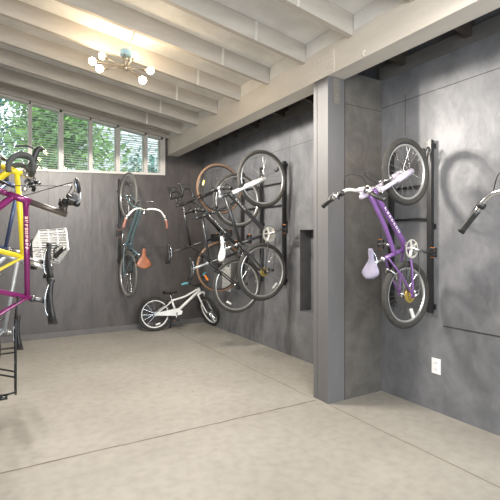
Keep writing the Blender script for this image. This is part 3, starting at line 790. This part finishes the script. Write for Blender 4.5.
# purple kids bicycle
bicycle('bicycle', hung((XW-.075, 2.235, 0), (-1, 0, 0), .965, .26), 'purple and white youth bicycle with lilac saddle hanging by its front wheel',
  dict(R=.262, tr=.025, WB=.95, frame=PURPLE, fork=LILAC, fk=.016, susp=1, travel=.03, tire=TIREG, rim=RIM, style='step', fr=.0165, SL=.27, SH=.37, HT=.10, HA=69,
       bar='highriser', hw=.30, barm=SILVERB, grip=BLACKP, gl=.11, leverm=STEEL, stem=LILAC, stemh=.05, steml=.05, post=STEEL, saddle=LILACS, saddle_w=.085,
       cring=.078, crank=-103, cl=.14, pedm=BLACKP, cogm=BRASS, cog=.058, derm=STEEL, ringm=RINGM, ns=28, refs=[('r', 205, .62, WREF, .07)], refrad=1, decal=[('down', WHITEE, -1, .3, .75)], shift=1, brakem=STEEL))
# bay bicycles
bicycle('bicycle', hung((XW-.085, 4.18, 0), (-1, 0, 0), 1.03, .335), 'black mountain bicycle with white fork hanging nearest in the bay beside the post',
  dict(R=.335, tr=.024, WB=1.07, frame=CHAR, fork=WHITEE, fk=.015, susp=1, travel=.03, tire=TIREG, rim=RIM, style='mtbslope', fr=.018, SL=.42, SH=.58, HT=.12,
       bar='flat', hw=.30, barm=BLACKP, grip=BLACKP, stem=SILVER, stemh=.03, steml=.09, post=STEEL, saddle=WHITEE, cogm=BRASS, ringm=RINGM, cring=.095, crank=-70, armm=STEEL,
       decal=[('down', WHITEE, -1, .15, .4)], refs=[('r', 225, .72, WREF, .08)], refrad=0, shift=1))
bicycle('bicycle', hung((XW-.085, 4.76, 0), (-1, 0, 0), .82, .345), 'dark grey bicycle with black bars hanging in the middle of the bay row',
  dict(R=.345, tr=.019, WB=1.08, frame=CHAR, fork=CHAR, tire=TIREG, rim=RIM, style='diamond', fr=.017, SL=.50, SH=.70, HT=.14,
       bar='flat', hw=.28, barm=BLACKP, grip=BLACKP, stem=CHAR, stemh=.05, steml=.10, post=SILVER, saddle=BLACKP, crank=60, decal=[('down', WREF, -1, .2, .5)], shift=1, refs=[('r', 150, .7, WREF, .06)]))
bicycle('bicycle', hung((XW-.085, 5.26, 0), (-1, 0, 0), 1.03, .345), 'black road bicycle with tan gum tires and drop bars hanging deepest in the bay',
  dict(R=.345, tr=.016, WB=1.07, frame=BLACK, fork=BLACK, tire=GUM, rim=RIMB, style='diamond', fr=.014, SL=.54, SH=.80, HT=.20, tilt=0,
       bar='drop', hw=.21, barm=BLACK, grip=BLACK, stem=BLACKP, stemh=.05, steml=.11, post=BLACKP, saddle=BLACKP, crank=100, ringm=DSTEEL, decal=[('top', WREF, -1, .1, .35)],
       refs=[('f', 75, .72, YREF, .07), ('r', 125, .7, ORANGE, .08)]))
# teal bicycle on the back wall
bicycle('bicycle', hung((1.635, YB-.085, 0), (0, -1, 0), .90, .34, swing=6), 'teal city bicycle with brown saddle and swept silver bars on the back wall',
  dict(R=.34, tr=.018, WB=1.15, frame=TEAL, fork=TEAL, tire=mat('pale_grey_tire', (.13, .13, .12), .7, var=.2), rim=RIM, style='step', fr=.014, SL=.50, SH=.64, HT=.16, HA=69, off=.06,
       bar='cruiser', hw=.31, barm=SILVERB, grip=PINKG, leverm=STEEL, stem=STEEL, stemh=.09, steml=.05, post=STEEL, saddle=BROWN, saddle_w=.11, crank=200, cablem=STEEL, fenders=None, pedm=BLACKP, guard=TEAL))
# white kids bicycle on the floor
Mk = Matrix.Translation((2.12, 6.42, 0)) @ Matrix.Rotation(math.radians(-5), 4, 'Z') @ Matrix.Rotation(math.radians(-5), 4, 'X')
bicycle('bicycle', Mk, 'small white kids bicycle standing on the floor against the back wall',
  dict(R=.262, tr=.026, WB=.90, frame=WHITEE, fork=WHITEE, fk=.014, tire=TIRE, rim=WHITEE, style='kidcurve', fr=.017, SL=.22, SH=.30, HT=.09, HA=68, cs=.33,
       bar='highriser', hw=.24, barm=BLACKP, grip=BRIGHTT, gl=.09, stem=BLACKP, stemh=.03, steml=.04, post=STEEL, saddle=BLACKP, saddle_w=.07, crank=-100, cl=.11, cring=.06,
       ncogs=1, cogm=STEEL, cog=.04, guard=WHITEE, steer=-80, kickstand=-.02, refs=[('r', 285, .62, WREF, .07)], ringm=STEEL, double=0))
# left cluster, hung on the left wall, outward +X
bicycle('bicycle', hung((XL+.10, 2.78, 0), (1, 0, 0), .78, .34), 'magenta bicycle with vertical top tube and black rear rack, nearest on the left',
  dict(R=.34, tr=.02, WB=1.04, frame=MAGENTA, fork=MAGENTA, tire=TIRE, rim=RIM, style='diamond', fr=.0165, SL=.585, SH=.655, HT=.12, HA=71,
       bar='flat', hw=.29, barm=BLACKP, grip=BLACKP, stem=mat('bronze_grey_metal', (.14, .12, .10), .35, .6), stemh=.19, steml=.07, post=DSTEEL, saddle=BLACKP, rear_rack=1, computer=1, mirror=1, shift=1,
       decal=[('top', PEACH, 1, .18, .52)], ds=.6, crank=20))
bicycle('bicycle', hung((XL+.10, 3.22, 0), (1, 0, 0), 1.0, .34), 'yellow road bicycle with grey taped drop bars behind the magenta one',
  dict(R=.34, tr=.015, WB=1.02, frame=YELLOW, fork=YELLOW, tire=TIRE, rim=RIM, style='diamond', fr=.0175, SL=.585, SH=.69, HT=.09, HA=72.5,
       bar='drop', hw=.21, barm=TAPE, grip=BLACKP, stem=STEEL, stemh=.06, steml=.01, post=STEEL, saddle=BLACKP, crank=30))
bicycle('bicycle', hung((XL+.08, 3.76, 0), (1, 0, 0), .40, .34), 'silver grey bicycle hung low with a white wire basket on its front',
  dict(R=.34, tr=.02, WB=1.05, frame=SILVER, fork=SILVER, tire=TIRE, rim=RIM, style='diamond', fr=.016, SL=.50, SH=.54, HT=.14, bar='flat', hw=.28, barm=STEEL, grip=BLACKP, stem=STEEL, stemh=.22,
       post=STEEL, saddle=BLACKP, basket=1, steer=-28, crank=10))
bicycle('bicycle', hung((XL+.10, 4.30, 0), (1, 0, 0), 1.02, .34), 'navy blue bicycle hanging furthest back in the left row',
  dict(R=.34, tr=.02, WB=1.05, frame=NAVY, fork=NAVY, tire=TIRE, rim=RIM, style='diamond', fr=.016, SL=.50, SH=.66, HT=.14, bar='riser', hw=.29, barm=STEEL, grip=BLACKP, stem=STEEL,
       post=STEEL, saddle=BLACKP, shift=1, crank=10))
# bicycle at the right edge, mostly outside the frame
bicycle('bicycle', hung((XW-.085, 1.02, 0), (-1, 0, 0), .70, .34), 'bicycle at the right edge showing a chrome bar with black grip',
  dict(R=.34, tr=.02, WB=1.05, frame=SILVER, fork=SILVER, tire=TIRE, rim=RIM, style='diamond', fr=.016, SL=.5, SH=.62, HT=.14, bar='swept', hw=.31, barm=STEEL, grip=BLACKP, stem=STEEL,
       post=STEEL, saddle=BLACKP, crank=10))
